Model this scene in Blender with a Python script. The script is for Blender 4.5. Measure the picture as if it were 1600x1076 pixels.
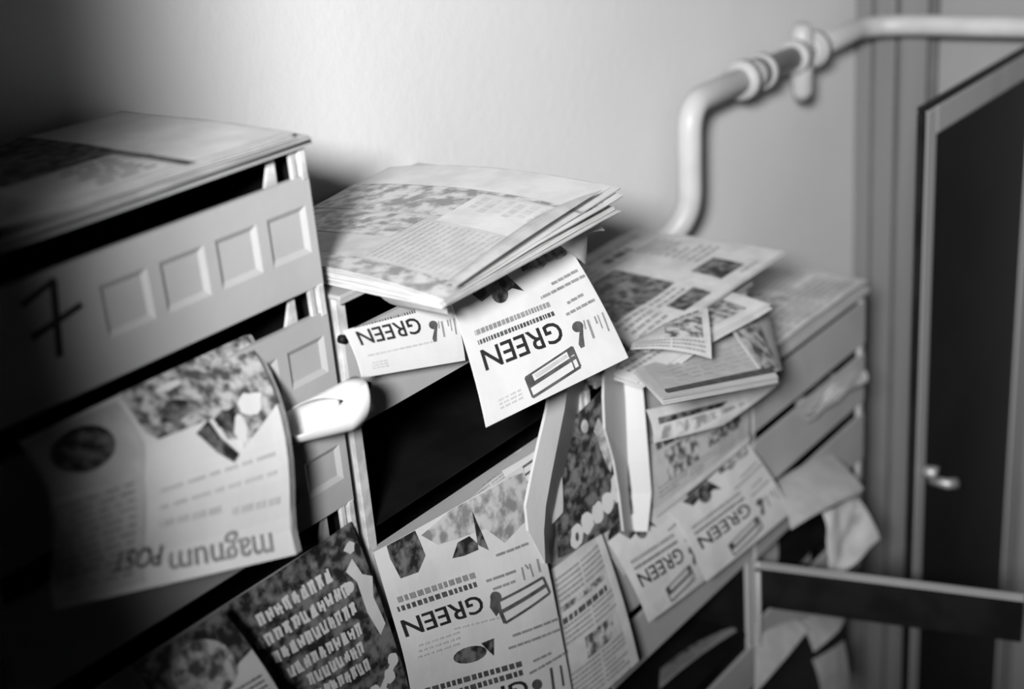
import bpy, bmesh, math, random
from mathutils import Vector, Matrix, noise

for o in list(bpy.data.objects):
    bpy.data.objects.remove(o, do_unlink=True)
S = bpy.context.scene
COL = S.collection

# ------------------------------------------------------------------ camera
# world: X runs along the mailbox wall, Y into that wall, Z up, the eye at the origin
FPX, YAW, PIT, ROL = 2207.5, .8904, .3878, .08725
FW = Vector((math.sin(YAW)*math.cos(PIT), math.cos(YAW)*math.cos(PIT), -math.sin(PIT)))
_r = Vector((math.cos(YAW), -math.sin(YAW), 0)); _d = FW.cross(_r)
RT = _r*math.cos(ROL) + _d*math.sin(ROL)
DN = -_r*math.sin(ROL) + _d*math.cos(ROL)
cd = bpy.data.cameras.new('camera'); cam = bpy.data.objects.new('camera', cd); COL.objects.link(cam)
cam.matrix_world = Matrix(((RT.x, -DN.x, -FW.x, 0), (RT.y, -DN.y, -FW.y, 0), (RT.z, -DN.z, -FW.z, 0), (0, 0, 0, 1)))
cd.sensor_width = 36; cd.lens = FPX/1600*36; cd.clip_start = .02
cd.dof.use_dof = True; cd.dof.focus_distance = 1.62; cd.dof.aperture_fstop = 2.3
S.camera = cam

# ------------------------------------------------------------------ world, light, exposure
w = bpy.data.worlds.new('world'); S.world = w; w.use_nodes = True
w.node_tree.nodes['Background'].inputs[0].default_value = (.5, .5, .5, 1)
w.node_tree.nodes['Background'].inputs[1].default_value = .02
vs = S.view_settings
vs.view_transform = 'Standard'; vs.look = 'None'; vs.gamma = 1; vs.use_curve_mapping = False
vs.exposure = 0.0
# the only strong light: the photographer's hand-held flash, up and to the left of the lens, aimed at the middle of the row
FLASH = Vector((-.85, -.25, .48)); AIM = Vector((2.6, 1.22, -.58))
ld = bpy.data.lights.new('hand_flash', 'SPOT'); ld.energy = 800; ld.spot_size = math.radians(50); ld.spot_blend = 1.0; ld.shadow_soft_size = .17
lo_ = bpy.data.objects.new('hand_flash', ld); COL.objects.link(lo_)
lo_.location = FLASH; lo_.rotation_euler = (AIM-FLASH).to_track_quat('-Z', 'Y').to_euler()

# ------------------------------------------------------------------ pixel -> place helpers (used to measure, 1600 x 1076 frame)
def ray(p): return RT*(p[0]-800) + DN*(p[1]-538) + FW*FPX
def aY(x, y, Y): r = ray((x, y)); return r*(Y/r.y)
def aZ(x, y, Z): r = ray((x, y)); return r*(Z/r.z)
def aX(x, y, X): r = ray((x, y)); return r*(X/r.x)

# ------------------------------------------------------------------ materials (black-and-white photograph: greys)
def mat(name, a, b=None, scale=30, rough=.6, bump=0, bscale=200, metal=0, emit=0, lo=.4, hi=.6, detail=3, stretch=None, spec=.3):
    m = bpy.data.materials.new(name); m.use_nodes = True
    nt = m.node_tree; bs = nt.nodes['Principled BSDF']
    bs.inputs['Roughness'].default_value = rough; bs.inputs['Metallic'].default_value = metal
    bs.inputs['Specular IOR Level'].default_value = spec
    if b is None: b = a*.92
    tc = nt.nodes.new('ShaderNodeTexCoord'); src = tc.outputs['Object']
    if stretch:
        mp = nt.nodes.new('ShaderNodeMapping'); mp.inputs['Scale'].default_value = stretch
        nt.links.new(src, mp.inputs[0]); src = mp.outputs[0]
    nz = nt.nodes.new('ShaderNodeTexNoise'); nz.inputs['Scale'].default_value = scale; nz.inputs['Detail'].default_value = detail
    nt.links.new(src, nz.inputs['Vector'])
    rp = nt.nodes.new('ShaderNodeValToRGB'); e = rp.color_ramp.elements
    e[0].position = lo; e[1].position = hi
    e[0].color = (b, b, b, 1); e[1].color = (a, a, a, 1)
    nt.links.new(nz.outputs['Fac'], rp.inputs[0]); nt.links.new(rp.outputs[0], bs.inputs['Base Color'])
    if bump:
        n2 = nt.nodes.new('ShaderNodeTexNoise'); n2.inputs['Scale'].default_value = bscale
        nt.links.new(tc.outputs['Object'], n2.inputs['Vector'])
        bp = nt.nodes.new('ShaderNodeBump'); bp.inputs['Strength'].default_value = bump; bp.inputs['Distance'].default_value = .002
        nt.links.new(n2.outputs['Fac'], bp.inputs['Height']); nt.links.new(bp.outputs[0], bs.inputs['Normal'])
    if emit:
        bs.inputs['Emission Color'].default_value = (1, 1, 1, 1); bs.inputs['Emission Strength'].default_value = emit
    return m
M = {
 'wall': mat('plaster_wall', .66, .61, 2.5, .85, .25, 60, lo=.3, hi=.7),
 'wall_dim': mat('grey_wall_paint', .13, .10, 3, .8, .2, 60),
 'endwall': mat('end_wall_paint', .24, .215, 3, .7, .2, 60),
 'ceiling': mat('ceiling_paint', .13, .11, 3, .8),
 'floor': mat('stone_floor', .06, .035, 14, .6, .3, 80),
 'metal': mat('grey_painted_metal', .37, .34, 9, .42, .12, 90, spec=.4),
 'metal_edge': mat('pale_worn_metal', .55, .36, 40, .45, .1, 120),
 'post': mat('pale_bent_metal', .50, .44, 10, .45, .1, 90, stretch=(1, 1, .15)),
 'shade_panel': mat('lower_wall_shade', .05, .035, 5, .55, .2, 60, spec=.15),  # dimness of the wall below the boxes, put into the colour
 'metal_dark': mat('dark_metal', .010, .006, 16, .5, .1, 90, spec=.12),
 'metal_shade': mat('shaded_inner_metal', .008, .005, 12, .6, .1, 90, spec=.1),  # same box metal, compartment shade put into the colour
 'pipe': mat('painted_pipe', .42, .37, 12, .4, .1, 60),
 'trim': mat('trim_paint', .18, .155, 10, .5, .1, 60, stretch=(1, 1, .1)),
 'groove': mat('trim_groove', .12, .09, 10, .7),
 'leaf': mat('door_paint', .34, .30, 10, .5, .1, 60, stretch=(1, 1, .1)),
 'panel': mat('dark_door_glass', .012, .008, 4, .5, .05, 60, spec=.12),
 'paper': mat('white_paper', .64, .60, 18, .7, .1, 60),
 'paper2': mat('off_white_paper', .58, .51, 22, .75, .15, 60),
 'news': mat('newsprint', .50, .43, 30, .85, .15, 80),
 'news2': mat('grey_newsprint', .42, .34, 26, .85, .15, 80),
 'ink': mat('black_ink', .025, .018, 60, .6),
 'inkd': mat('dark_grey_ink', .10, .06, 60, .6),
 'inkg': mat('grey_ink', .28, .22, 60, .65),
 'inkl': mat('light_grey_ink', .50, .44, 50, .65),
 'photo': mat('halftone_photo', .46, .07, 75, .55, lo=.40, hi=.60, detail=6),
 'photod': mat('dark_halftone_photo', .16, .018, 70, .5, lo=.42, hi=.62, detail=6),
 'photol': mat('light_halftone_photo', .52, .22, 60, .55, lo=.40, hi=.60, detail=6),
 'brass': mat('dull_steel', .40, .32, 20, .5, metal=.6),
 'glass': None,
}
g = bpy.data.materials.new('window_glass'); g.use_nodes = True
M['glass'] = g

# ------------------------------------------------------------------ object helpers
def tag(o, label=None, cat=None, group=None, kind=None):
    if label: o['label'] = label
    if cat: o['category'] = cat
    if group: o['group'] = group
    if kind: o['kind'] = kind
    return o
def link(name, me, m=None, parent=None):
    o = bpy.data.objects.new(name, me); COL.objects.link(o)
    if m is not None: me.materials.append(M[m])
    if parent is not None:
        o.parent = parent; o.matrix_parent_inverse = parent.matrix_basis.inverted()
    return o
def empty(name, loc, label=None, cat=None, group=None):
    o = bpy.data.objects.new(name, None); o.location = loc; o.empty_display_size = .03; COL.objects.link(o)
    return tag(o, label, cat, group)
def from_bm(name, bm, m, parent=None, smooth=False):
    me = bpy.data.meshes.new(name)
    bmesh.ops.recalc_face_normals(bm, faces=bm.faces)
    bm.to_mesh(me); bm.free()
    if smooth:
        for p in me.polygons: p.use_smooth = True
    return link(name, me, m, parent)
def bm_box(bm, lo, hi, bev=0):
    lo, hi = Vector(lo), Vector(hi)
    r = bmesh.ops.create_cube(bm, size=1)
    for v in r['verts']:
        v.co = Vector(((lo.x+hi.x)/2+v.co.x*(hi.x-lo.x), (lo.y+hi.y)/2+v.co.y*(hi.y-lo.y), (lo.z+hi.z)/2+v.co.z*(hi.z-lo.z)))
    if bev:
        es = list({e for v in r['verts'] for e in v.link_edges})
        bmesh.ops.bevel(bm, geom=es, offset=bev, segments=2, affect='EDGES', profile=.5)
def box(name, lo, hi, m, parent=None, bev=0, kind=None):
    bm = bmesh.new(); bm_box(bm, lo, hi, bev)
    o = from_bm(name, bm, m, parent)
    if kind: o['kind'] = kind
    return o
def tube_bm(bm, pts, r, seg=16, cap=True):
    pts = [Vector(p) for p in pts]; rings = []
    ref = None
    for i, p in enumerate(pts):
        t = (pts[min(i+1, len(pts)-1)] - pts[max(i-1, 0)]).normalized()
        if ref is None: ref = t.orthogonal().normalized()
        ref = (ref - t*ref.dot(t)).normalized(); b = t.cross(ref)
        rr = r[i] if isinstance(r, (list, tuple)) else r
        rings.append([bm.verts.new(p + (ref*math.cos(a)+b*math.sin(a))*rr) for a in [2*math.pi*k/seg for k in range(seg)]])
    for a, b in zip(rings, rings[1:]):
        for k in range(seg): bm.faces.new((a[k], a[(k+1) % seg], b[(k+1) % seg], b[k]))
    if cap: bm.faces.new(rings[0][::-1]); bm.faces.new(rings[-1])
def tube(name, pts, r, m, parent=None, seg=16):
    bm = bmesh.new(); tube_bm(bm, pts, r, seg); return from_bm(name, bm, m, parent, True)
def rounded(pts, rad, n=6):
    pts = [Vector(p) for p in pts]; out = [pts[0]]
    for a, b, c in zip(pts, pts[1:], pts[2:]):
        u = (a-b).normalized(); v = (c-b).normalized(); p0 = b+u*rad; p1 = b+v*rad
        for k in range(n+1):
            t = k/n; out.append(p0*(1-t)**2 + b*2*t*(1-t) + p1*t*t)
    return out + [pts[-1]]

# ------------------------------------------------------------------ paper sheets and print
_txt = {}
def text_bm(word, bold=0.0):
    """outline of a word as flat polygons, scaled to the unit square"""
    key = (word, bold)
    if key not in _txt:
        cu = bpy.data.curves.new('lettering', 'FONT'); cu.body = word; cu.offset = bold; cu.resolution_u = 3
        ob = bpy.data.objects.new('lettering', cu); COL.objects.link(ob)
        dg = bpy.context.evaluated_depsgraph_get(); dg.update()
        me = bpy.data.meshes.new_from_object(ob.evaluated_get(dg))
        vs_ = [v.co.copy() for v in me.vertices]; fs = [list(p.vertices) for p in me.polygons]
        x0 = min(v.x for v in vs_); x1 = max(v.x for v in vs_); y0 = min(v.y for v in vs_); y1 = max(v.y for v in vs_)
        _txt[key] = ([((v.x-x0)/(x1-x0), (v.y-y0)/(y1-y0)) for v in vs_], fs)
        bpy.data.objects.remove(ob, do_unlink=True); bpy.data.curves.remove(cu); bpy.data.meshes.remove(me)
    return _txt[key]

class Sheet:
    """a sheet of paper: four corners (seen from the front: top-left, top-right, bottom-right, bottom-left) and a bend"""
    def __init__(s, quad, disp=None, flip=False, up=None):
        s.q = [Vector(p) for p in quad]; s.disp = disp; s.flip = flip
        a, b, c, d = s.q
        n = (c-a).cross(d-b).normalized()
        ref = up if up is not None else -(a+b+c+d)
        if n.dot(ref) < 0: n = -n
        s.n = n
    def base(s, u, v):
        a, b, c, d = s.q
        p = a*(1-u)*(1-v) + b*u*(1-v) + c*u*v + d*(1-u)*v
        return p + s.n*s.disp(u, v) if s.disp else p
    def normal(s, u, v):
        e = .01
        n = (s.base(u+e, v)-s.base(u-e, v)).cross(s.base(u, v+e)-s.base(u, v-e))
        if n.length < 1e-9: return s.n
        n.normalize()
        return n if n.dot(s.n) > 0 else -n
    def mesh(s, name, m, parent=None, th=.0007, nu=14, nv=14, off=0):
        bm = bmesh.new(); T = []; B = []
        for j in range(nv+1):
            for i in range(nu+1):
                u, v = i/nu, j/nv; p = s.base(u, v); n = s.normal(u, v)
                T.append(bm.verts.new(p + n*off)); B.append(bm.verts.new(p + n*(off-th)))
        W = nu+1
        for j in range(nv):
            for i in range(nu):
                k = j*W+i
                bm.faces.new((T[k], T[k+1], T[k+W+1], T[k+W])); bm.faces.new((B[k], B[k+W], B[k+W+1], B[k+1]))
        rim = [i for i in range(W)] + [j*W+nu for j in range(1, nv+1)] + [nv*W+i for i in range(nu-1, -1, -1)] + [j*W for j in range(nv-1, 0, -1)]
        for a, b in zip(rim, rim[1:]+rim[:1]): bm.faces.new((T[a], B[a], B[b], T[b]))
        o = from_bm(name, bm, m, parent)
        for p in o.data.polygons[:]: p.use_smooth = False
        s.nu, s.nv = nu, nv
        return o
    def st(s, S_, T_):
        return (1-S_, T_) if s.flip else (S_, 1-T_)

class Ink:
    """flat printed marks on a sheet, in the reader's coordinates: s to the right, t up, 0 to 1"""
    def __init__(k, sheet): k.sh = sheet; k.V = []; k.F = []
    def poly(k, pts):
        n = len(k.V); k.V += [tuple(p) for p in pts]; k.F.append(list(range(n, n+len(pts)))); return k
    def rect(k, s0, t0, s1, t1, sk=0): return k.poly([(s0, t0), (s1, t0+sk), (s1, t1+sk), (s0, t1)])
    def line(k, s0, t0, s1, t1, w):
        dx, dy = s1-s0, t1-t0; L = math.hypot(dx, dy) or 1; nx, ny = -dy/L*w/2, dx/L*w/2
        return k.poly([(s0+nx, t0+ny), (s0-nx, t0-ny), (s1-nx, t1-ny), (s1+nx, t1+ny)])
    def ell(k, s, t, a, b, n=18, rot=0, j=0, rnd=None):
        pts = []
        for i in range(n):
            q = 2*math.pi*i/n; r = 1 + (rnd.uniform(-j, j) if rnd else 0)
            x, y = a*r*math.cos(q), b*r*math.sin(q)
            pts.append((s+x*math.cos(rot)-y*math.sin(rot), t+x*math.sin(rot)+y*math.cos(rot)))
        return k.poly(pts)
    def text(k, word, s0, t0, s1, t1, sk=0, bold=0.0, slant=0):
        V, F = text_bm(word, bold); n = len(k.V)
        k.V += [(s0+x*(s1-s0)+slant*y, t0+y*(t1-t0)+sk*x) for x, y in V]
        k.F += [[n+i for i in f] for f in F]; return k
    def greek(k, s0, s1, t, h, rnd, wmin=.02, wmax=.06, gap=.008, sk=0):
        """a line of text too small to read: a run of small dashes"""
        x = s0
        while x < s1-.004:
            e = min(s1, x+rnd.uniform(wmin, wmax)); o = sk*(x-s0)/(s1-s0+1e-6)
            k.rect(x, t+o, e, t+h+o); x = e+gap
        return k
    def build(k, name, m, parent, eps=.0006, fine=True):
        if not k.F: return None
        bm = bmesh.new(); vs_ = [bm.verts.new((s, t, 0)) for s, t in k.V]
        for f in k.F:
            try: bm.faces.new([vs_[i] for i in f])
            except ValueError: pass
        if fine:
            for N, ax in ((k.sh.nu, 0), (k.sh.nv, 1)):
                lo = min(v.co[ax] for v in bm.verts); hi = max(v.co[ax] for v in bm.verts)
                for i in range(1, N):
                    c = i/N
                    if lo < c < hi:
                        co = [0, 0, 0]; co[ax] = c; no = [0, 0, 0]; no[ax] = 1
                        bmesh.ops.bisect_plane(bm, geom=bm.verts[:]+bm.edges[:]+bm.faces[:], plane_co=co, plane_no=no, dist=1e-6)
        for v in bm.verts:
            u, w_ = k.sh.st(v.co.x, v.co.y)
            u = min(1, max(0, u)); w_ = min(1, max(0, w_))
            v.co = k.sh.base(u, w_) + k.sh.normal(u, w_)*eps
        me = bpy.data.meshes.new(name); bm.to_mesh(me); bm.free()
        o_ = link(name, me, m, parent)
        if name in ('printed_text', 'small_print', 'subtitle_text', 'printed_headline', 'cover_lettering', 'cover_title', 'title_counter', 'side_strokes', 'printed_lines'):
            o_['kind'] = 'stuff'                     # runs of marks too small to pick apart
        return o_

def bow(bu=0, bv=0, tw=0, rip=0, seed=0):
    def f(u, v):
        return bu*4*u*(1-u) + bv*4*v*(1-v) + tw*(u-.5)*(v-.5)*4 + (rip*noise.noise(Vector((u*3+seed, v*3, seed*1.7))) if rip else 0)
    return f
def newsprint(sh, par, seed, cols=3, photos=((.08, .55, .5, .9),), head=((.06, .92, .9, .97),), lines=True, pm='photo', dens=.028, ink='inkg', t0=.05, t1=.95):
    """headline bars, pictures and columns of unreadably small text"""
    r = random.Random(seed)
    for p in photos: Ink(sh).rect(*p).build('printed_picture', pm, par, .0005)
    hk = Ink(sh)
    for p in head: hk.greek(p[0], p[2], p[1], p[3]-p[1], r, .04, .12, .02)
    hk.build('printed_headline', 'inkd', par, .0006)
    tk = Ink(sh)
    for c in range(cols):
        a = .05 + c*.9/cols; b = a + .9/cols - .03; t = t0
        while t < t1:
            x1 = b if r.random() < .8 else a+(b-a)*r.uniform(.3, .9)
            if not any(p[0]-.02 < b and p[2]+.02 > a and p[1]-.02 < t < p[3]+.01 for p in list(photos)+list(head)):
                tk.greek(a, x1, t, dens*.45, r, .015, .05, .008)
            t += dens
    tk.build('printed_text', ink, par, .0006, fine=False)

def leaflet(name, label, cat, quad, m='paper', disp=None, flip=False, th=.0008, nu=12, nv=12, group=None, up=None):
    sh = Sheet(quad, disp, flip, up)
    o = empty(name, (sh.q[2]+sh.q[3])/2, label, cat, group)
    bpy.context.view_layer.update()
    sh.mesh('sheet', m, o, th, nu, nv)
    return sh, o
# =================================================================== THE SETTING
YW, XE = 1.26, 2.80            # mailbox wall, end wall
FL, CE = -2.35, 1.25           # floor, ceiling
YB, XL = -1.75, -1.85
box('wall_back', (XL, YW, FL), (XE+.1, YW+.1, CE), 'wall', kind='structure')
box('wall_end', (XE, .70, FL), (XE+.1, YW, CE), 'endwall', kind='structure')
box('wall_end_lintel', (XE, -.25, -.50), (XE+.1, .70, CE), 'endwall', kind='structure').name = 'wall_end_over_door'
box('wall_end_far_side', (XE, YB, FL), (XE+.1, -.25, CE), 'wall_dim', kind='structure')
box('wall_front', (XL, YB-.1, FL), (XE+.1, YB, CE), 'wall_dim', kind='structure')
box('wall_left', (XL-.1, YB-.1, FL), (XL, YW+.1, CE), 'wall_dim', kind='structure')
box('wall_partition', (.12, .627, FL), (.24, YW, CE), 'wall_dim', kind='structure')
box('ceiling', (XL-.1, YB-.1, CE), (XE+.1, YW+.1, CE+.1), 'ceiling', kind='structure')
box('floor', (XL-.1, YB-.1, FL-.1), (XE+.1, YW+.1, FL), 'floor', kind='structure')

# added dark panel in place of shade on the lower part of the mailbox wall
box('added_shade_panel', (XL, YW-.004, FL), (XE, YW, -1.20), 'shade_panel', kind='structure')

# vertical casing boards in the corner, on the end wall
tr = empty('trim_1', (XE-.02, 1.16, FL)); tr['kind'] = 'structure'
box('casing_backing', (XE-.012, 1.085, FL), (XE, YW, CE), 'groove', tr)
for y0, y1, d in ((1.222, 1.258, .022), (1.166, 1.212, .030), (1.098, 1.155, .034)):
    box('casing_board', (XE-d, y0, FL), (XE-.010, y1, CE), 'trim', tr, .004)

# heating pipe: down the mailbox wall, along it, then round the corner over the casing
pr = .0215
pp = empty('heating_pipe', (1.93, 1.24, -.79), 'pale painted pipe bending along the wall above the mailboxes', 'pipe')
YP = 1.19; zp = aY(1180, 116, YP).z
def px_(x, y): return aY(x, y, YP).x
xd = px_(1079, 230)
c0 = rounded([(xd-.085, 1.25, -.79), (xd-.01, YP, -.735), (xd, YP, zp), (2.42, YP, zp)], .05, 8)
tube('pipe_drop', c0, pr, 'pipe', pp)
def ring(x, w_, r): return tube('pipe_coupling', [(x-w_/2, YP, zp), (x+w_/2, YP, zp)], r, 'pipe', pp)
x1_, x2_, x3_ = px_(1160, 112), px_(1190, 105), px_(1253, 75)
ring(x1_, .022, .034); ring((x1_+x2_)/2, .05, .028); ring(x2_, .020, .032)
tube('pipe_run', [(2.40, YP, zp), (x3_+.03, YP, zp)], pr, 'pipe', pp)
ring(x3_-.03, .022, .031); ring(x3_+.045, .022, .034)
tube('pipe_fitting', [(x3_, YP, zp-.085), (x3_, YP, zp-.07), (x3_, YP, zp+.04), (x3_, YP, zp+.055)], [.013, .021, .021, .014], 'pipe', pp, 12)
tube('pipe_fitting', [(x3_+.02, YP, zp), (x3_+.05, YP-.002, zp)], .030, 'pipe', pp, 16)
c1 = rounded([(x3_+.02, YP, zp), (2.66, YP, zp), (2.70, YP-.06, zp), (2.70, -.4, zp+.03)], .04, 8)
tube('pipe_branch', c1, pr*.95, 'pipe', pp)
tube('pipe_bracket', [(xd-.05, 1.235, -.768), (xd-.085, 1.256, -.79)], .024, 'metal_dark', pp, 12)

# door standing open, its leaf parallel to the mailbox wall
yl = .852; _c = aY(1449, 174, yl); xf, zt = _c.x, _c.z
d = empty('door_1', (2.76, yl, FL)); d['kind'] = 'structure'
box('stile', (xf, yl, FL+.02), (xf+.045, yl+.012, zt), 'leaf', d, .004)
box('stile', (2.67, yl, FL+.02), (2.765, yl+.012, zt), 'leaf', d, .004)
box('rail', (xf+.045, yl+.001, zt-.05), (2.67, yl+.011, zt), 'leaf', d, .004)
box('rail', (xf+.045, yl+.001, FL+.02), (2.67, yl+.011, FL+.22), 'leaf', d, .004)
box('glass_panel', (xf+.04, yl+.004, FL+.2), (2.68, yl+.008, zt-.045), 'panel', d)
box('edge_shade', (xf-.010, yl+.001, FL+.02), (xf, yl+.013, zt-.002), 'metal_dark', d)  # dark strip standing in for the shadowed gap at the leaf edge
box('edge_shade', (xf-.010, yl+.001, zt), (2.765, yl+.013, zt+.008), 'metal_dark', d)  # gap shade continued as a dark strip along the top
hz = aY(1462, 752, yl-.02).z
hd = empty('door_handle', (xf+.04, yl, hz)); hd.parent = d; hd.matrix_parent_inverse = d.matrix_basis.inverted()
tube('lock_knob', [(xf+.022, yl-.002, hz+.028), (xf+.022, yl-.03, hz+.028)], [.010, .013], 'brass', hd, 12)
tube('lever', [(xf+.062, yl-.002, hz-.01), (xf+.062, yl-.035, hz-.01), (xf+.075, yl-.045, hz-.012)], [.008, .010, .011], 'brass', hd, 12)

# =================================================================== MAILBOX UNITS
YF = 1.0
def door_bm(x0, x1, z0, z1, rec, th=.006):
    """painted sheet-metal door with pressed-in panels (list of x ranges)"""
    bm = bmesh.new()
    xs = sorted({x0, x1, *[a for r in rec for a in r]}); h = z1-z0
    zs = [z0, z0+h*.32, z0+h*.75, z1] if rec else [z0, z1]
    V = [[bm.verts.new((x, YF-th, z)) for x in xs] for z in zs]
    rf = []
    for j in range(len(zs)-1):
        for i in range(len(xs)-1):
            f = bm.faces.new((V[j][i], V[j][i+1], V[j+1][i+1], V[j+1][i]))
            if j == 1 and (xs[i], xs[i+1]) in rec: rf.append(f)
    rim = [V[0][i] for i in range(len(xs))] + [V[j][-1] for j in range(1, len(zs))] + [V[-1][i] for i in range(len(xs)-2, -1, -1)] + [V[j][0] for j in range(len(zs)-2, 0, -1)]
    bk = [bm.verts.new((v.co.x, YF, v.co.z)) for v in rim]
    for i in range(len(rim)):
        k = (i+1) % len(rim); bm.faces.new((rim[i], bk[i], bk[k], rim[k]))
    bm.faces.new(bk)
    bmesh.ops.recalc_face_normals(bm, faces=bm.faces)
    if rf:
        bmesh.ops.inset_individual(bm, faces=rf, thickness=.008, depth=-.0035)
    return bm
def unit(x0, x1, zr, rows, zb, label, rec=True, missing=(), noposts=()):
    u = empty('mailbox_unit', ((x0+x1)/2, YW, zb), label, 'mailbox unit', 'mailbox units along the wall')
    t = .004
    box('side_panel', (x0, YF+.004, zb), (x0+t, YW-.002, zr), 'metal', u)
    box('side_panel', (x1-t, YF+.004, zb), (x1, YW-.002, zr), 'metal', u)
    box('side_shade', (x0+t, YF+.010, zb), (x0+t+.001, YW-.010, zr-.001), 'metal_shade', u)  # near-black liners added for the shade inside the box
    box('side_shade', (x1-t-.001, YF+.010, zb), (x1-t, YW-.010, zr-.001), 'metal_shade', u)
    box('roof_shade', (x0+t, YF+.006, zr-.002), (x1-t, YW-.010, zr-.001), 'metal_shade', u)
    box('back_panel', (x0+t, YW-.010, zb), (x1-t, YW-.006, zr), 'metal_shade', u)
    bm = bmesh.new(); bm_box(bm, (x0-.002, YF-.012, zr), (x1+.002, YW-.002, zr+.006), .002); bm_box(bm, (x0-.002, YF-.012, zr-.003), (x1+.002, YF-.008, zr+.001))
    from_bm('roof', bm, 'metal', u)
    box('bottom_panel', (x0, YF, zb-.004), (x1, YW-.002, zb), 'metal', u)
    if 'l' not in noposts: box('front_post', (x0, YF-.003, zb), (x0+.014, YF+.004, zr), 'metal_edge' if rec else 'metal', u, .001)
    if 'r' not in noposts: box('front_post', (x1-.014, YF-.003, zb), (x1, YF+.004, zr), 'metal_edge' if rec else 'metal', u, .001)
    for i, (a, b) in enumerate(rows):
        box('shelf', (x0+t, YF+.004, b-.003), (x1-t, YW-.010, b), 'metal_shade', u)
        if i in missing: continue
        r = []
        if rec:
            x = x1-.013
            for q in range(4): r.append((x-.052, x)); x -= .066
        dr = from_bm('box_door', door_bm(x0+.003, x1-.003, b, a, r), 'metal', u)
        # hinge tabs standing in the slot at the right-hand end
        top = rows[i-1][1] if i else zr
        if rec and top-a > .012:
            box('hinge_tab', (x1-.012, YF-.007, a-.004), (x1-.004, YF-.001, top+.001), 'metal_edge', dr, .001)
            box('hinge_tab', (x1-.023, YF-.005, a-.004), (x1-.016, YF+.0, top+.001), 'metal_edge', dr, .001)
            bm = bmesh.new(); bm_box(bm, (x1-.052, YF+.004, a-.004), (x1-.036, YF+.008, a+(top-a)*.75))
            for v in bm.verts:
                if v.co.z > a and v.co.x < x1-.04: v.co.x += .010
            from_bm('latch', bm, 'metal_edge', dr)
    return u
UL = unit(.51, .938, -.322, [(-.354, -.468), (-.497, -.592), (-.621, -.716), (-.745, -.84), (-.868, -.965)], -.985,
          'nearest grey metal mailbox unit, numbered 7, under flat newspapers')
UM = unit(.95, 1.385, -.492, [(-.532, -.637), (-.657, -.768), (-.79, -.885), (-.905, -1.01), (-1.03, -1.135)], -1.15,
          'grey mailbox unit with a missing door and a black open compartment', missing=(1,), noposts='r')
UT = unit(1.39, 1.818, -.765, [(-.80, -.90), (-.92, -1.03), (-1.05, -1.15), (-1.17, -1.252), (-1.275, -1.405), (-1.425, -1.50)], -1.51,
          'grey mailbox unit overflowing with papers between two bent posts and open door', rec=False, missing=(4,), noposts='l')
UR = unit(1.824, 2.255, -.926, [(-.946, -1.027), (-1.048, -1.144), (-1.170, -1.262), (-1.285, -1.365), (-1.39, -1.49)], -1.50,
          'farthest grey mailbox unit, beside the casing, one door swung open', rec=False, missing=(3,))
# painted number on the first door
sh = Sheet([(.585, YF-.0062, -.36), (.67, YF-.0062, -.36), (.67, YF-.0062, -.43), (.585, YF-.0062, -.43)]); sh.nu = sh.nv = 2
def seven():
    k = Ink(sh)
    k.line(.17, .80, .58, .96, .075); k.line(.56, .96, .45, .02, .085); k.line(.20, .38, .82, .54, .085)
    return k
d7 = [c for c in UL.children if c.name.startswith('box_door')][0]
tag(seven().build('painted_number', 'ink', d7, .0004), 'hand-painted black number 7')
# screw holes on the second unit
for px, py in ((536, 530), (572, 602)):
    p = aY(px, py, YF-.006); tube('screw', [(p.x, YF-.009, p.z), (p.x, YF-.002, p.z)], .005, 'metal_dark', UM, 10)
# the forced front posts between the second and the third unit, bent out of line
def bent_post(pts, par, wl, wr, name='bent_post'):
    bm = bmesh.new(); rows_ = []
    for (P, a, b) in pts:
        P = Vector(P)
        prof = [P+Vector(a), P, P+Vector(b), P+Vector(b)+Vector((0, .004, 0)), P+Vector((0, .005, 0)), P+Vector(a)+Vector((0, .004, 0))]
        rows_.append([bm.verts.new(q) for q in prof])
    for r0, r1 in zip(rows_, rows_[1:]):
        for k in range(6): bm.faces.new((r0[k], r0[(k+1) % 6], r1[(k+1) % 6], r1[k]))
    bm.faces.new(rows_[0]); bm.faces.new(rows_[-1][::-1])
    return from_bm(name, bm, 'post', par)
def lerp_post(px, par, Y0, Y1, dl, dr):
    n = len(px); pts = []
    for i, (x, y, xl, xr) in enumerate(px):
        Y = Y0+(Y1-Y0)*i/(n-1); P = aY(x, y, Y)
        A = aY(xl, y, Y+dl); B = aY(xr, y, Y+dr)
        pts.append((P, A-P, B-P))
    bent_post(pts, par, 0, 0)
lerp_post([(890, 585, 862, 930), (882, 640, 855, 920), (872, 690, 843, 912), (862, 740, 832, 900), (853, 790, 822, 888), (850, 830, 826, 878), (852, 880, 848, 868)], UM, .955, .935, .002, .085)
lerp_post([(972, 565, 945, 1000), (977, 620, 944, 1006), (979, 670, 946, 1010), (981, 720, 960, 1014), (984, 770, 968, 1018), (990, 830, 975, 1012)], UT, .985, .985, -.022, -.020)
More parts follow.
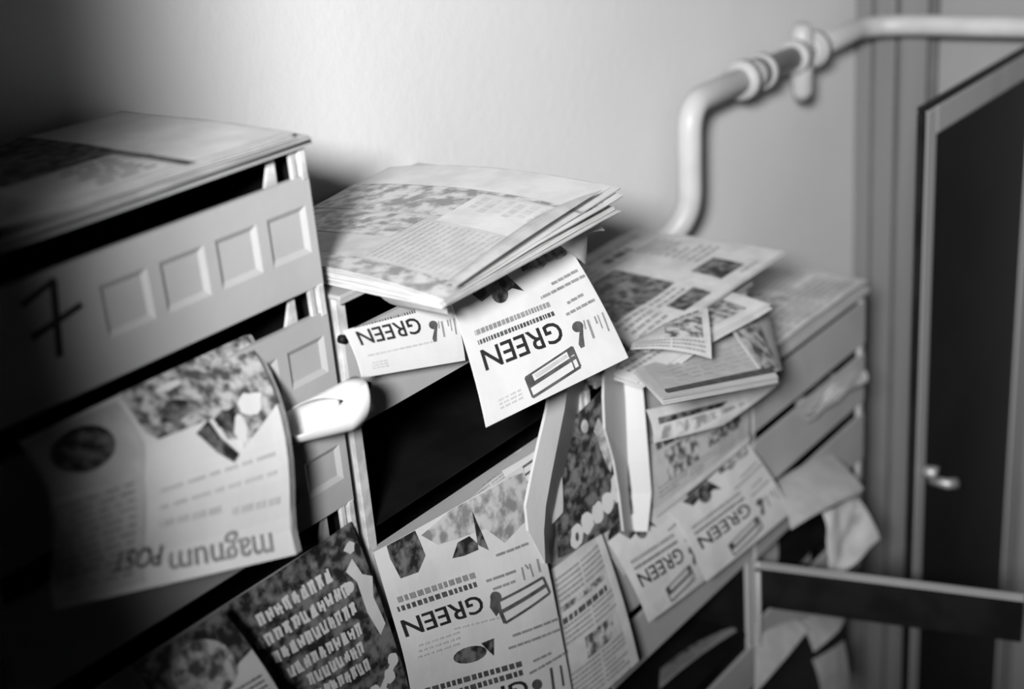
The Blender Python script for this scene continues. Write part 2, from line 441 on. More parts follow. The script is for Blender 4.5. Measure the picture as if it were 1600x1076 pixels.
# the swung-open door of the last unit
hp = Vector((1.826, .994, 0)); ep = aZ(1597, 934, -1.272)
dv = Vector((ep.x-hp.x, ep.y-hp.y, 0)); L = .425; dv.normalize(); nv = Vector((-dv.y, dv.x, 0))
bm = bmesh.new(); bm_box(bm, (0, -.004, -1.352), (L, .004, -1.272), .0015); bm_box(bm, (0, -.012, -1.277), (L, .006, -1.271))
for v in bm.verts: c = v.co.copy(); v.co = hp + dv*c.x + nv*c.y + Vector((0, 0, c.z))
od = from_bm('open_box_door', bm, 'metal_dark', UR)
bm = bmesh.new(); bm_box(bm, (0, -.0125, -1.2705), (L, .0065, -1.2685))
for v in bm.verts: c = v.co.copy(); v.co = hp + dv*c.x + nv*c.y + Vector((0, 0, c.z))
from_bm('door_lip', bm, 'metal', od)
tube('hinge_pin', [(hp.x-.004, hp.y-.006, -1.262), (hp.x-.004, hp.y-.006, -1.50)], .004, 'metal', UR, 10)
# =================================================================== PAPERS
def green_flyer(label, quad, disp=None, m='paper', full=True, seed=1, skew=-.05, crop=0):
    """leaflet hung head-down: the word GREEN, a drawn box, a leaf mark, small print and pictures"""
    sh, o = leaflet('green_leaflet', label, 'leaflet', quad, m, disp, flip=True, nu=14, nv=12, group='leaflets headed GREEN')
    r = random.Random(seed)
    if crop: sh.st = lambda S_, T_: (1-S_, (T_-crop)/(1-crop))
    Ink(sh).text('GREEN', .36, .50, .925, .665, sk=skew, bold=.012).build('headline_lettering', 'ink', o)
    k = Ink(sh); k.greek(.36, .92, .425, .035, r, .010, .022, .007, sk=skew); k.build('subtitle_text', 'inkd', o)
    if not crop:
        k = Ink(sh); k.greek(.36, .92, .345, .04, r, .012, .028, .006, sk=skew); k.build('subtitle_text', 'inkg', o)
    if not full: 
        k = Ink(sh); k.greek(.30, .92, .76, .018, r, .02, .06, .01); k.build('small_print', 'inkl', o)
    # drawn box with bars
    k = Ink(sh)
    if full:
        A, B, C, D = (.338, .735), (.700, .790), (.690, .950), (.335, .900)
        for p, q, w_ in ((A, B, .016), (B, C, .014), (C, D, .022), (D, A, .016)): k.line(*p, *q, w_)
        k.line(.345, .815, .695, .865, .03); k.line(.375, .75, .375, .90, .010)
        k.poly([(.335, .735), (.385, .742), (.385, .80), (.335, .79)]); k.poly([(.655, .785), (.70, .79), (.695, .85), (.65, .845)])
    k.build('drawn_box', 'inkd', o)
    if full:
        k = Ink(sh); k.poly([(.40, .765), (.64, .80), (.63, .83), (.39, .79)]); k.build('drawn_bar', 'inkl', o)
    # leaf / comma mark
    k = Ink(sh); k.ell(.245, .615, .042, .042, 16); k.poly([(.205, .62), (.25, .66), (.29, .74), (.285, .775), (.255, .775), (.235, .70)])
    k.build('leaf_mark', 'inkd', o)
    k = Ink(sh); k.line(.158, .60, .172, .75, .018); k.line(.185, .59, .20, .66, .01); k.line(.10, .60, .105, .66, .014); k.line(.035, .60, .05, .75, .014); k.line(.075, .60, .085, .71, .010)
    k.build('side_strokes', 'inkg', o)
    k = Ink(sh)
    if not crop:
      for a, b, t in ((.03, .28, .215), (.0, .40, .275), (.085, .24, .40), (.025, .285, .475)): k.greek(a+.015, b, t, .022, r, .03, .07, .006, sk=.01)
    k.build('small_print', 'inkg', o)
    k = Ink(sh)
    for t in (.85, .88, .91): k.greek(.75, .90, t, .014, r, .02, .04, .01)
    k.build('small_print', 'inkl', o)
    if full:
        k = Ink(sh); k.poly([(.49, .19), (.56, .0), (.86, .0), (.80, .12), (.70, .10), (.64, .14), (.56, .13)]); k.ell(.66, .13, .06, .07, 16)
        k.build('portrait_picture', 'photod', o)
        k = Ink(sh); k.poly([(.03, .0), (.44, .0), (.43, .05), (.34, .06), (.30, .10), (.22, .07), (.12, .09), (.05, .08)]); k.build('food_picture', 'photo', o)
    return sh, o

# --- newspapers on the first unit's roof
def newspaper(label, quad, th, seed, disp=None, up=(0, 0, 1), m='news', cat='newspaper', pages=2, step=.0022, group=None, spread=.004):
    up = Vector(up); sh = Sheet(quad, disp, False, up)
    o = empty('newspaper', (sh.q[2]+sh.q[3])/2, label, cat, group)
    bpy.context.view_layer.update()
    sh.mesh('front_page', m, o, .0009, 14, 12)
    r = random.Random(seed)
    for i in range(pages):
        j = [q + Vector((r.uniform(-1, 1)*spread, r.uniform(-1, 1)*spread, 0)) - up.normalized()*(step*(i+1)) for q in quad]
        Sheet(j, disp, False, up).mesh('page', m, o, .0009, 8, 8)
    return sh, o
zL = -.316
def flat_quad(cx0, cx1, cy0, cy1, z, rot=0):
    c = Vector(((cx0+cx1)/2, (cy0+cy1)/2, z)); out = []
    for x, y in ((cx0, cy1), (cx1, cy1), (cx1, cy0), (cx0, cy0)):
        d_ = Vector((x, y, z))-c; out.append(c + Vector((d_.x*math.cos(rot)-d_.y*math.sin(rot), d_.x*math.sin(rot)+d_.y*math.cos(rot), 0)))
    return out
sh, o = newspaper('newspaper lying underneath on the roof of mailbox 7, edge showing', flat_quad(.44, .928, .978, 1.256, zL+.004, .01), .004, 3, bow(rip=.002), m='news2', pages=1)
sh, o = newspaper('topmost newspaper with a blank pale strip, flat on mailbox 7', flat_quad(.42, .915, .985, 1.250, zL+.012, -.015), .004, 4, bow(rip=.003, seed=2), m='news', pages=2)
def strip_news(sh, o, seed, pm='photod', hm='inkg'):
    r = random.Random(seed)
    Ink(sh).rect(.76, .03, .985, .97).build('blank_strip', 'paper2', o, .0005)
    Ink(sh).rect(.735, .0, .758, 1).build('dark_rule', pm, o, .0006)
    k = Ink(sh); k.rect(.50, .40, .735, .98); k.build('printed_picture', pm, o, .0005)
    k = Ink(sh); k.rect(.46, .06, .72, .40); k.build('pale_box', 'paper2', o, .0005)
    k = Ink(sh)
    for i in range(6): k.greek(.58+.02*(i % 2), .71, .09+.05*i, .026, r, .02, .05, .010)
    k.build('printed_headline', hm, o, .0008)
    Ink(sh).rect(.28, .45, .48, .97).build('printed_picture', pm, o, .0005); Ink(sh).rect(.0, .0, .10, .6).build('printed_picture', pm, o, .0005)
    k = Ink(sh)
    for i in range(16): k.greek(.12, .44, .04+.025*i, .012, r, .012, .04, .006)
    k.build('printed_text', 'inkl', o, .0008, False)
strip_news(sh, o, 5)

# --- fanned newspapers on the second unit
zM = -.484
T0, R0, B0, L0 = Vector((.962, .862, zM)), Vector((1.345, .912, zM)), Vector((1.315, 1.225, zM)), Vector((.952, 1.175, zM))
def fan_quad(i, n):
    f = i/(n-1)
    lift = -.020+.030*f
    return [L0+Vector((0, 0, .004+.006*f)), B0+Vector((-.02*f, 0, .004+.016*f)), R0+Vector((.004-.012*(1-f)*((i*7) % 3), -.012*((i*5) % 3)*.5, lift)), T0+Vector((.004*(i % 2), 0, .002+.007*f))]
N = 6
for i in range(N):
    lab = ['lowest', 'second lowest', 'third lowest', 'fourth', 'fifth', 'topmost'][i]
    nm = 'topmost newspaper, strip-headed, of the fanned stack on the second unit' if i == N-1 else lab+' newspaper in the fanned stack leaning over the second unit'
    sh, o = newspaper(nm, fan_quad(i, N), .001, 20+i, bow(0, .002+.002*i, rip=.002, seed=i), m='news' if i % 2 else 'paper2', pages=1, step=.0016, group='fanned newspapers on the second unit', spread=.003)
    if i == N-1:
        strip_news(sh, o, 9, 'photol', 'inkl')
    else:
        newsprint(sh, o, 30+i, 3, ((.55, .02, .9, .10),))
# folded-over flap on top of the stack
q = [aZ(694, 443, -.463), aZ(838, 338, -.457), aZ(940, 297, -.462), aZ(712, 448, -.464)]
sh, o = leaflet('folded_page', 'long grey folded flap along the front edge of the fanned stack', 'newspaper', q, 'news2', bow(.002, .003), nu=10, nv=4, up=Vector((0, 0, 1)))
# curled corner sheet under the stack, and the underside sheet at the right
q = [aY(585, 452, .99), aY(700, 470, .90), aY(705, 492, .90), aY(640, 480, .985)]
sh, o = leaflet('loose_page', 'small curled page corner hanging under the fanned newspapers', 'newspaper', q, 'news', bow(0, .006), nu=8, nv=6)
q = [aY(868, 378, .93), aY(918, 362, .93), aY(916, 412, .955), aY(900, 402, .955)]
sh, o = leaflet('loose_page', 'grey page corner poking out right of the fanned stack', 'newspaper', q, 'news2', bow(.004, 0), nu=8, nv=6)
q = [aY(880, 352, .95), aY(925, 335, .95), aY(945, 360, .93), aY(900, 372, .93)]
sh, o = leaflet('loose_page', 'white torn page corner behind the fanned stack tip', 'newspaper', q, 'paper2', bow(.004, 0), nu=8, nv=6)

# --- GREEN leaflets
green_flyer('bright white GREEN leaflet hanging head-down under the fanned newspapers', [aY(700, 470, .955), aY(888, 378, .965), aY(979, 560, .885), aY(763, 666, .885)], bow(.0, .004, .003), seed=2)
# the one in the slot shows only its heading end
green_flyer('half-hidden GREEN leaflet sticking out of the mail slot beside the roll', [aY(537, 516, .986), aY(704, 468, .986), aY(727, 563, .965), aY(566, 590, .965)], bow(.0, .003), full=False, seed=3, skew=-.02, crop=.43)
BQ = [(582, 862), (818, 728), (893, 1085), (652, 1135)]
def to_st(p, q=BQ):
    a, b, c, d_ = [Vector((x, y)) for x, y in q]; u = v = .5
    for _ in range(25):
        X = a*(1-u)*(1-v)+b*u*(1-v)+c*u*v+d_*(1-u)*v
        du = (b-a)*(1-v)+(c-d_)*v; dv_ = (d_-a)*(1-u)+(c-b)*u
        e = Vector(p)-X; D = du.x*dv_.y-du.y*dv_.x
        u += (e.x*dv_.y-e.y*dv_.x)/D; v += (du.x*e.y-du.y*e.x)/D
    return 1-u, v
class Ink2(Ink):
    """marks measured in the picture, laid on the big leaflet"""
    def done(k, name, m, par, eps=.0012):
        k.V = [to_st(p) for p in k.V]; return k.build(name, m, par, eps)
    def textq(k, word, o_, ex, ey, bold=.012):
        V, F = text_bm(word, bold); n = len(k.V)
        k.V += [(o_[0]+ex[0]*x+ey[0]*y, o_[1]+ex[1]*x+ey[1]*y) for x, y in V]; k.F += [[n+i for i in f] for f in F]; return k
    def dashes(k, p, q, w_, r, lo=4, hi=11, gap=3):
        L_ = math.hypot(q[0]-p[0], q[1]-p[1]); x = 0
        while x < L_-2:
            e = min(L_, x+r.uniform(lo, hi)); A = [p[i]+(q[i]-p[i])*x/L_ for i in (0, 1)]; B = [p[i]+(q[i]-p[i])*e/L_ for i in (0, 1)]
            k.line(*A, *B, w_); x = e+gap
        return k
sh, o = leaflet('green_leaflet', 'largest GREEN leaflet, hanging below the black open compartment to the bottom edge', 'leaflet', [aY(*BQ[0], .985), aY(*BQ[1], .985), aY(*BQ[2], .945), aY(*BQ[3], .945)], 'paper', bow(.004, .006, 0, .003, 5), flip=True, nu=16, nv=18, group='leaflets headed GREEN')
r = random.Random(4)
Ink2(sh).textq('GREEN', (731, 926), (-116, 40), (8, 26)).done('headline_lettering', 'ink', o)
k = Ink2(sh); k.dashes((727, 911), (612, 949), 8, r, 4, 8, 3); k.done('subtitle_text', 'inkd', o)
k = Ink2(sh); k.dashes((725, 897), (608, 936), 9, r, 4, 9, 3); k.done('subtitle_text', 'inkg', o)
k = Ink2(sh); k.poly([(596, 846), (636, 828), (650, 868), (640, 893), (616, 902), (602, 872)]); k.done('flower_picture', 'photod', o)
k = Ink2(sh); k.poly([(645, 838), (690, 800), (750, 768), (792, 746), (816, 738), (830, 800), (802, 818), (772, 846), (742, 826), (700, 842), (668, 852)]); k.done('food_picture', 'photol', o)
k = Ink2(sh); k.poly([(722, 800), (746, 858), (732, 852), (716, 838), (698, 848), (690, 872), (708, 868), (730, 858)]); k.done('portrait_picture', 'photod', o, .0016)
k = Ink2(sh)
A_, B_, C_, D_ = (757, 938), (838, 896), (850, 920), (770, 970)
for p, q, w_ in ((A_, B_, 4), (B_, C_, 5), (C_, D_, 4), (D_, A_, 6)): k.line(*p, *q, w_)
k.line(764, 953, 843, 908, 6); k.done('drawn_box', 'inkd', o)
k = Ink2(sh); k.ell(756, 930, 9, 9, 14); k.poly([(748, 930), (762, 936), (764, 946), (756, 960), (746, 946)]); k.done('leaf_mark', 'inkd', o)
k = Ink2(sh); k.line(800, 882, 804, 902, 3); k.line(814, 876, 820, 896, 3); k.line(829, 868, 833, 888, 4); k.line(806, 878, 812, 884, 3); k.done('side_strokes', 'inkg', o)
k = Ink2(sh)
for p, q in (((758, 866), (816, 844)), ((742, 906), (790, 888)), ((752, 918), (788, 904)), ((782, 990), (872, 958)), ((776, 1010), (872, 976)), ((812, 1050), (880, 1014)), ((818, 1030), (850, 1016))): k.dashes(p, q, 4, r, 8, 20, 2)
k.done('small_print', 'inkg', o)
k = Ink2(sh)
for dy in (0, 9, 18): k.dashes((640, 1005+dy), (700, 984+dy), 3, r)
k.dashes((690, 980), (760, 962), 3, r); k.done('small_print', 'inkl', o)
k = Ink2(sh); k.ell(716, 1020, 26, 13, 16, rot=-.25); k.poly([(732, 1002), (752, 994), (753, 1022), (742, 1012)]); k.done('portrait_picture', 'photod', o)
k = Ink2(sh); k.dashes((798, 1034), (650, 1078), 9, r, 5, 10, 3); k.dashes((800, 1048), (660, 1092), 9, r, 5, 10, 3); k.done('subtitle_text', 'inkd', o)
Ink2(sh).textq('GREEN', (806, 1058), (-138, 44), (8, 27)).done('headline_lettering', 'ink', o)
k = Ink2(sh); k.ell(826, 1068, 9, 9, 14); k.line(850, 1040, 856, 1076, 5); k.line(868, 1036, 874, 1070, 4); k.done('leaf_mark', 'inkd', o)
green_flyer('small GREEN leaflet hanging from the third unit, right of the other', [aY(1046, 800, .975), aY(1168, 692, .985), aY(1236, 800, .945), aY(1104, 908, .945)], bow(.002, .005), m='paper2', seed=6)
green_flyer('small GREEN leaflet tucked behind the other on the third unit', [aY(950, 846, .99), aY(1062, 752, .99), aY(1122, 890, .965), aY(1014, 972, .955)], bow(.002, .005), m='paper2', seed=7)

# --- magnum POST paper in the slot under box 7
Q = [aY(28, 690, 1.0), aY(392, 520, 1.0), aY(463, 866, .915), aY(86, 952, .925)]
def mag_disp(u, v): return .030*math.sin(math.pi*min(1, v*1.15))*(1-.25*u) + .006*math.sin(u*5)*(1-v) - .02*max(0, u-.85)*4*max(0, .25-v)
sh = Sheet(Q, mag_disp, True)
o = empty('advertising_paper', Q[3], 'thick white advertising paper headed magnum POST in the slot of mailbox 7', 'newspaper')
bpy.context.view_layer.update()
sh.mesh('front_page', 'paper', o, .0012, 18, 18)
for i in range(4):
    j = [p + Vector((.0036*(i+1), .0022*(i+1), -.0015*(i+1))) for p in Q]
    Sheet(j, mag_disp, True).mesh('page', 'paper2', o, .0009, 10, 10)
k = Ink(sh); k.text('magnum', .095, .835, .55, .968, sk=-.03, bold=.012, slant=.012); k.build('headline_lettering', 'inkg', o, .0018)
k = Ink(sh); k.text('POST', .585, .80, .775, .905, sk=-.03, bold=.015, slant=.01); k.build('headline_lettering', 'inkd', o, .0022)
r = random.Random(8)
k = Ink(sh)
k.poly([(.0, .0), (.62, .0), (.60, .24), (.56, .30), (.30, .30), (.27, .42), (.16, .45), (.0, .34)]); k.build('printed_picture', 'photo', o, .0008)
k = Ink(sh); k.poly([(.33, .30), (.30, .40), (.23, .50), (.26, .53), (.33, .46), (.40, .34)]); k.ell(.45, .20, .07, .06, 14, j=.2, rnd=r); k.ell(.24, .33, .07, .05, 14, j=.2, rnd=r); k.build('dark_animal_picture', 'photod', o, .0011)
for a_ in ((.12, .30, .06, .05), (.20, .40, .03, .07), (.42, .07, .06, .02)): Ink(sh).ell(*a_, 14, j=.2, rnd=r).build('pale_picture_patch', 'paper', o, .0013)
k = Ink(sh); k.rect(.66, .44, .985, .97); k.build('grey_side_column', 'inkl', o, .0009)
k = Ink(sh); k.poly([(.64, .03), (.99, .03), (.99, .40), (.66, .46), (.62, .30)]); k.build('portrait_background', 'inkl', o, .0009)
k = Ink(sh); k.ell(.83, .20, .115, .13, 20); k.build('portrait_picture', 'photod', o, .0013)
k = Ink(sh)
for t in (.54, .62): k.greek(.06, .60, t, .018, r, .04, .1, .02)
k.greek(.05, .28, .735, .032, r, .04, .08, .012, -.01); k.greek(.33, .60, .70, .032, r, .04, .08, .012, -.01)
k.build('printed_text', 'inkl', o)
k = Ink(sh)
for i in range(12): k.greek(.70, .95, .46+.04*i, .014, r, .03, .08, .02)
k.build('printed_text', 'inkg', o, .0013, False)

# --- white roll beside it
a, b = aY(446, 668, .985), aY(552, 628, .945)
ax = (b-a); Ln = ax.length; ax.normalize(); e1 = Vector((0, 0, 1)); e1 = (e1-ax*e1.dot(ax)).normalized(); e2 = ax.cross(e1)
bm = bmesh.new(); n, mseg = 10, 40; grid = []
for i in range(n+1):
    f = i/n; row = []
    for j in range(mseg+1):
        op = 1.25*(1-f**2); th = .55+op + (2*math.pi-2*op+.9*f)*j/mseg; rad = (.017+.011*f**.8)*(1-.22*j/mseg)
        ext = Ln*f*(1+.10*math.cos(th)*f) + (.012*math.cos(th-1.0) if i == n else 0)
        row.append(bm.verts.new(a + ax*ext + (e1*math.cos(th)+e2*math.sin(th))*rad))
    grid.append(row)
for r0, r1 in zip(grid, grid[1:]):
    for j in range(mseg): bm.faces.new((r0[j], r0[j+1], r1[j+1], r1[j]))
o = from_bm('rolled_leaflet', bm, 'paper', None, True)
sm = o.modifiers.new('thickness', 'SOLIDIFY'); sm.thickness = .0008
tag(o, 'white rolled leaflet sticking out beside the magnum POST paper', 'leaflet')

# --- dark magazine with pale lettering, bottom
def blob_word(k, s0, s1, t, h, r, n):
    """thick pale letters too blurred to read"""
    w_ = (s1-s0)/n
    for i in range(n):
        x = s0+w_*i
        for f in (.22, .62):
            k.line(x+w_*f, t+h*r.uniform(-.05, .15), x+w_*(f+r.uniform(-.1, .22)), t+h*r.uniform(.85, 1.05), w_*r.uniform(.26, .38))
        y = r.choice((.12, .5, .88)); k.line(x+w_*.1, t+h*y, x+w_*.85, t+h*(y+r.uniform(-.08, .08)), h*.26)
Qm = [aY(345, 950, .99), aY(548, 815, .99), aY(642, 1085, .955), aY(470, 1180, .955)]
sh, o = leaflet('magazine', 'dark magazine with pale slanting lettering at the bottom edge', 'magazine', Qm, 'inkd', bow(.003, .004), nu=12, nv=12)
Ink(sh).rect(.0, .0, 1, 1).build('cover_picture', 'photod', o, .0005)
r = random.Random(11); k = Ink(sh)
for i, (s0, s1, t, n_) in enumerate(((.14, .72, .80, 9), (.06, .80, .685, 11), (.12, .80, .575, 11), (.16, .78, .46, 10), (.26, .74, .36, 8), (.28, .74, .26, 8))):
    blob_word(k, s0, s1, t, .068, r, n_)
k.build('cover_lettering', 'paper2', o, .0011)
k = Ink(sh); k.poly([(.82, .80), (.87, .72), (.86, .55), (.90, .40), (.97, .44), (.95, .60), (1.0, .70), (.93, .74), (.90, .84)]); k.ell(.80, .72, .04, .03); k.ell(.92, .90, .05, .03, 10, j=.3, rnd=r); k.build('cover_figure', 'paper2', o, .0011)
k = Ink(sh)
for (s, t) in ((.62, .05), (.70, .13), (.78, .08), (.86, .17), (.93, .24)): k.ell(s, t, .045, .045, 12, j=.15, rnd=r)
k.line(.60, .02, .95, .24, .04); k.build('cover_title', 'paper', o, .0013)

# --- portrait leaflet, bottom left
sh, o = leaflet('portrait_leaflet', 'leaflet with a round dark portrait in the bottom left corner', 'leaflet', [aY(205, 1040, .965), aY(345, 952, .965), aY(450, 1105, .92), aY(290, 1190, .92)], 'paper2', bow(.006, .006), flip=True)
k = Ink(sh); k.poly([(0.0, 0), (1, 0), (1, .62), (.75, .50), (.5, .60), (.2, .44), (.0, .40)]); k.build('portrait_background', 'photod', o)
k = Ink(sh); k.ell(.5, .34, .30, .26, 18); k.build('portrait_picture', 'photo', o, .0009)
r = random.Random(2); k = Ink(sh)
for i in range(6): k.greek(.08, .6, .62+.05*i, .02, r)
k.build('printed_text', 'inkd', o)

# --- between second and third unit: comic-like magazine, newspaper, lined sheet
sh, o = leaflet('comic_magazine', 'dark comic magazine with white bubble letters between the bent posts', 'magazine', [aY(850, 690, .995), aY(950, 600, .995), aY(1004, 792, .985), aY(872, 872, .98)], 'inkd', bow(.003, .003))
Ink(sh).rect(0, 0, 1, 1).build('cover_picture', 'photod', o, .0005)
r = random.Random(5); k = Ink(sh)
for i, (s, t, a_, b_) in enumerate(((.20, .10, .07, .10), (.33, .16, .07, .10), (.46, .19, .07, .085), (.59, .22, .08, .09), (.75, .27, .10, .12))): k.ell(s, t, a_, b_, 14, j=.12, rnd=r)
k.build('cover_title', 'paper', o, .0011)
k = Ink(sh); k.ell(.75, .27, .035, .05, 10); k.ell(.20, .10, .02, .04, 8); k.build('title_counter', 'inkd', o, .0016)
k = Ink(sh); k.poly([(.62, .80), (.72, .86), (.80, .70), (.76, .50), (.70, .42), (.66, .55)]); k.ell(.52, .88, .05, .05); k.build('cover_figure', 'photol', o, .0011)
sh, o = leaflet('lined_sheet', 'pale sheet with bold lines left of the bent post', 'leaflet', [aY(785, 735, .992), aY(870, 682, .992), aY(880, 800, .975), aY(832, 845, .975)], 'paper2', bow(.002, .003))
k = Ink(sh)
for i in range(5): k.line(.05, .90-.10*i, .60, .92-.10*i, .03)
k.build('printed_lines', 'inkd', o)
sh, o = leaflet('hanging_newspaper', 'narrow newspaper with a pale right margin hanging at the bottom', 'newspaper', [aY(858, 892, .985), aY(936, 826, .985), aY(997, 1032, .95), aY(892, 1120, .95)], 'news', bow(.004, .004))
newsprint(sh, o, 41, 2, ((.05, .70, .80, .74), (.3, .3, .75, .45)), ((.05, .62, .8, .66),), dens=.036)
Ink(sh).rect(.87, .0, 1, 1).build('blank_margin', 'paper2', o, .0011)
sh, o = leaflet('slot_newspaper', 'newspaper in the slot behind the top corner of the largest GREEN leaflet', 'newspaper', [aY(700, 790, .998), aY(815, 700, .998), aY(835, 800, .985), aY(760, 840, .985)], 'news', bow(.002, .002))
newsprint(sh, o, 44, 2, ((.1, .2, .7, .7),), dens=.05)

# --- third unit: stack on the roof
zT = -.752
q = [aZ(925, 372, zT+.03), aZ(1045, 372, zT+.03)]
Tq = [aZ(915, 378, -.725), aZ(1222, 398, -.725), aZ(1110, 488, -.735), aZ(985, 528, -.742)]
Tq = [Vector((1.56, 1.235, -.728)), Vector((1.862, 1.215, -.722)), Vector((1.862, .955, -.722)), Vector((1.46, .955, -.735))]
Tq = [Vector((1.52, 1.23, -.728)), Vector((1.862, 1.225, -.722)), Vector((1.862, .955, -.722)), Vector((1.47, .955, -.735))]
sh, o = newspaper('printed newspaper lying uppermost on the third unit', Tq, .003, 50, bow(.004, .0, rip=.006, seed=9), m='news', pages=2)
newsprint(sh, o, 51, 4, ((.08, .30, .50, .72), (.62, .10, .80, .30), (.30, .06, .5, .18)), ((.55, .80, .75, .86),), pm='photod', dens=.05)
Tq2 = [Vector((1.45, 1.20, -.752)), Vector((1.80, 1.22, -.742)), Vector((1.70, .90, -.742)), Vector((1.40, .93, -.752))]
sh, o = newspaper('folded newspaper under the uppermost one on the third unit', Tq2, .003, 52, bow(.002, .0, rip=.004, seed=4), m='paper2', pages=3, step=.003, spread=.008)
newsprint(sh, o, 53, 3, ((.4, .05, .9, .2),), dens=.05)
# pages drooping over the front edge
sh, o = leaflet('drooping_page', 'printed page drooping over the front of the third unit', 'newspaper', [aY(990, 535, .97), aY(1105, 480, .93), aY(1112, 560, .87), aY(985, 545, .93)], 'news', bow(.006, .006))
newsprint(sh, o, 54, 2, ((.4, .3, .9, .8),), dens=.08)
# booklet
Bq = [aY(992, 576, .94), aY(1168, 516, .95), aY(1216, 590, .84), aY(1036, 622, .82)]
sh = Sheet(Bq, None); o = empty('booklet', Bq[3], 'white booklet with a dark stripe along its edge, jutting out of the third unit', 'booklet'); bpy.context.view_layer.update()
sh.mesh('cover', 'paper2', o, .0012, 8, 8)
for i in range(2): Sheet([p+Vector((0, 0, -.003*(i+1))) for p in Bq]).mesh('page', 'paper', o, .0025, 6, 6)
Ink(sh).rect(.05, .10, 1, .22).build('dark_stripe', 'inkd', o)
Ink(sh).rect(.0, .0, 1, .10).build('white_margin', 'paper', o)
Ink(sh).rect(.0, .0, .06, 1).build('white_margin', 'paper', o)
r = random.Random(3); k = Ink(sh)
for i in range(5): k.greek(.2, .9, .35+.1*i, .03, r, .05, .12, .03)
k.build('printed_text', 'inkl', o)
# tilted magazine leaning at the right of the stack
sh, o = leaflet('tilted_magazine', 'tilted picture magazine leaning at the right of the third unit stack', 'magazine', [aY(1122, 486, .95), aY(1192, 462, .98), aY(1224, 578, .88), aY(1196, 590, .85)], 'news', bow(.006, .0))
Ink(sh).rect(.05, .05, .6, .95).build('cover_picture', 'photo', o)
# printed sheets under the booklet
sh, o = leaflet('picture_page', 'page with dark pictures directly beneath the white booklet', 'newspaper', [aY(1010, 640, .965), aY(1222, 596, .93), aY(1130, 664, .93), aY(1022, 692, .95)], 'news', bow(.004, .004))
Ink(sh).poly([(.05, .05), (.5, .1), (.9, .6), (.5, .5), (.1, .45)]).build('printed_picture', 'photol', o)
Ink(sh).poly([(.05, .5), (.6, .6), (.6, .75), (.05, .7)]).build('printed_picture', 'photod', o, .001)
sh, o = leaflet('slot_newspaper', 'newspaper with a pale bottom edge hanging over the third unit door', 'newspaper', [aY(1002, 690, .992), aY(1166, 600, .992), aY(1170, 690, .975), aY(1024, 808, .975)], 'news2', bow(.002, .003))
newsprint(sh, o, 57, 3, ((.15, .35, .45, .75), (.55, .4, .9, .6)), ((.1, .80, .6, .9),), pm='photo', dens=.06, t0=.2)
Ink(sh).rect(0, 0, 1, .11).build('pale_edge', 'paper2', o, .001)
sh, o = leaflet('picture_leaflet', 'leaflet with a dark round picture behind the small GREEN leaflets', 'leaflet', [aY(925, 835, .996), aY(1055, 740, .996), aY(1075, 820, .985), aY(975, 900, .985)], 'news2', bow(.002, .002))
Ink(sh).ell(.22, .62, .16, .30, 16).build('printed_picture', 'photod', o); Ink(sh).ell(.7, .6, .14, .22, 14).build('printed_picture', 'photod', o)

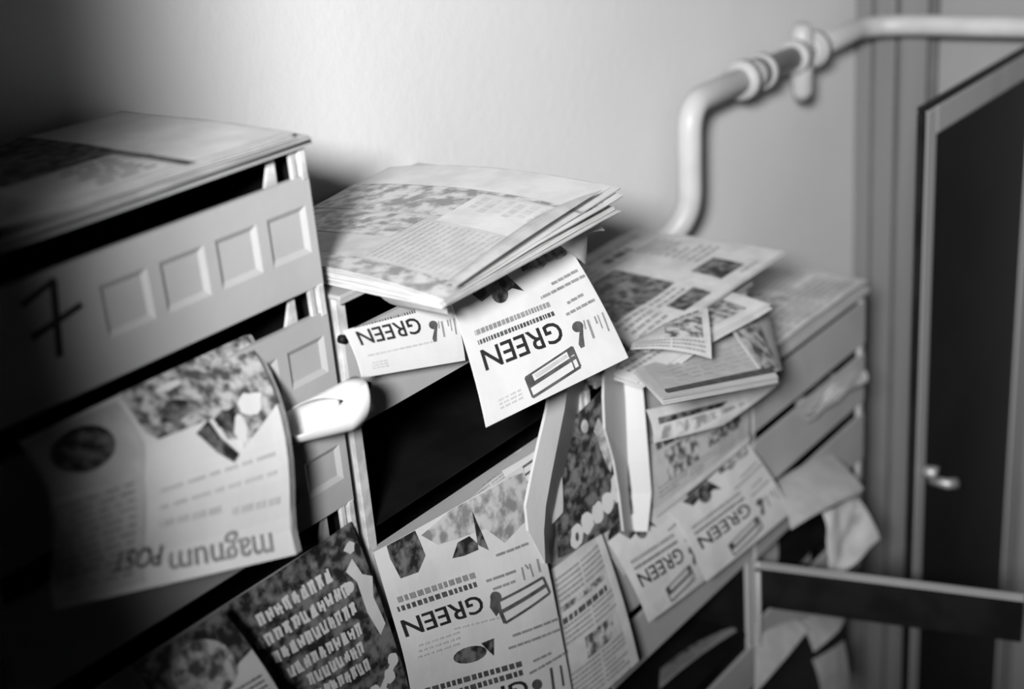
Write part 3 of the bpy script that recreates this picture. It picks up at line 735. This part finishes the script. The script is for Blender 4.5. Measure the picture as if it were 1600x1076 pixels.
# --- last unit
Rq = [Vector((1.86, 1.235, -.909)), Vector((2.275, 1.22, -.909)), Vector((2.262, .995, -.909)), Vector((1.87, .998, -.909))]
sh, o = newspaper('newspaper lying on the roof of the farthest unit', Rq, .003, 60, bow(.004, .0, rip=.006, seed=3), m='news', pages=1)
newsprint(sh, o, 61, 3, ((.1, .3, .3, .6), (.35, .3, .6, .8)), dens=.06, pm='photo')
sh, o = newspaper('crumpled newspaper poking out of the farthest unit slot', [aY(1242, 622, 1.06), aY(1345, 562, 1.06), aY(1357, 590, .955), aY(1262, 655, .965)], .003, 62, bow(.004, .004, rip=.02, seed=7), m='news', pages=2)
newsprint(sh, o, 63, 3, ((.1, .3, .5, .9),), dens=.08, pm='photod')
Ink(sh).poly([(.55, .3), (.8, .4), (.85, .8), (.6, .75)]).build('pale_picture', 'paper', o, .001)
sh, o = newspaper('plain grey folded sheet jutting from the third slot of the farthest unit', [aY(1212, 752, 1.0), aY(1298, 708, 1.0), aY(1350, 764, .90), aY(1238, 822, .90)], .002, 64, bow(.006, .004), m='news', pages=2, step=.003)
tag(o, cat='folded paper')
def crum(u, v): return .010*noise.noise(Vector((u*2.5, v*2.5, 3.1))) + .006*abs(math.sin(3*(u+v)))
sh, o = leaflet('crumpled_sheet', 'crumpled white sheet hanging above the open dark door', 'paper', [aY(1285, 800, .965), aY(1338, 772, .97), aY(1372, 842, .93), aY(1293, 912, .93)], 'paper', crum, nu=16, nv=16)
Ink(sh).ell(.75, .6, .12, .10, 10).build('printed_mark', 'inkl', o)
sh, o = leaflet('inner_letter', 'dim grey letter lying inside the open compartment', 'letter', [aY(1180, 838, 1.10), aY(1262, 800, 1.10), aY(1266, 878, 1.03), aY(1178, 892, 1.03)], 'news2', bow(0, .003))
# dim papers under the open door
for i, (q, m, lab) in enumerate((
    ([aY(1180, 985, 1.0), aY(1240, 965, 1.0), aY(1262, 985, .97), aY(1178, 1085, .96)], 'news', 'pale long envelope under the open dark door, left'),
    ([aY(1245, 962, 1.0), aY(1322, 960, 1.0), aY(1310, 985, .97), aY(1272, 1018, .97)], 'news', 'small pale envelope under the open dark door, right'),
    ([aY(1270, 1030, .99), aY(1318, 1000, .99), aY(1330, 1085, .96), aY(1285, 1090, .96)], 'news2', 'dim grey newspaper lowest under the open dark door'),
    )):
    sh, o = leaflet('envelope', lab, 'envelope', q, m, bow(.004, .003))
for i, (q, lab) in enumerate((
    ([aY(1035, 1030, 1.12), aY(1140, 950, 1.12), aY(1150, 985, 1.02), aY(1030, 1075, 1.02)], 'dim newspaper lying in the black bottom compartment of the third unit'),)):
    sh, o = leaflet('fallen_newspaper', lab, 'newspaper', q, 'news2', bow(.004, .003))
    newsprint(sh, o, 70+i, 2, ((.1, .3, .6, .9),), dens=.06)
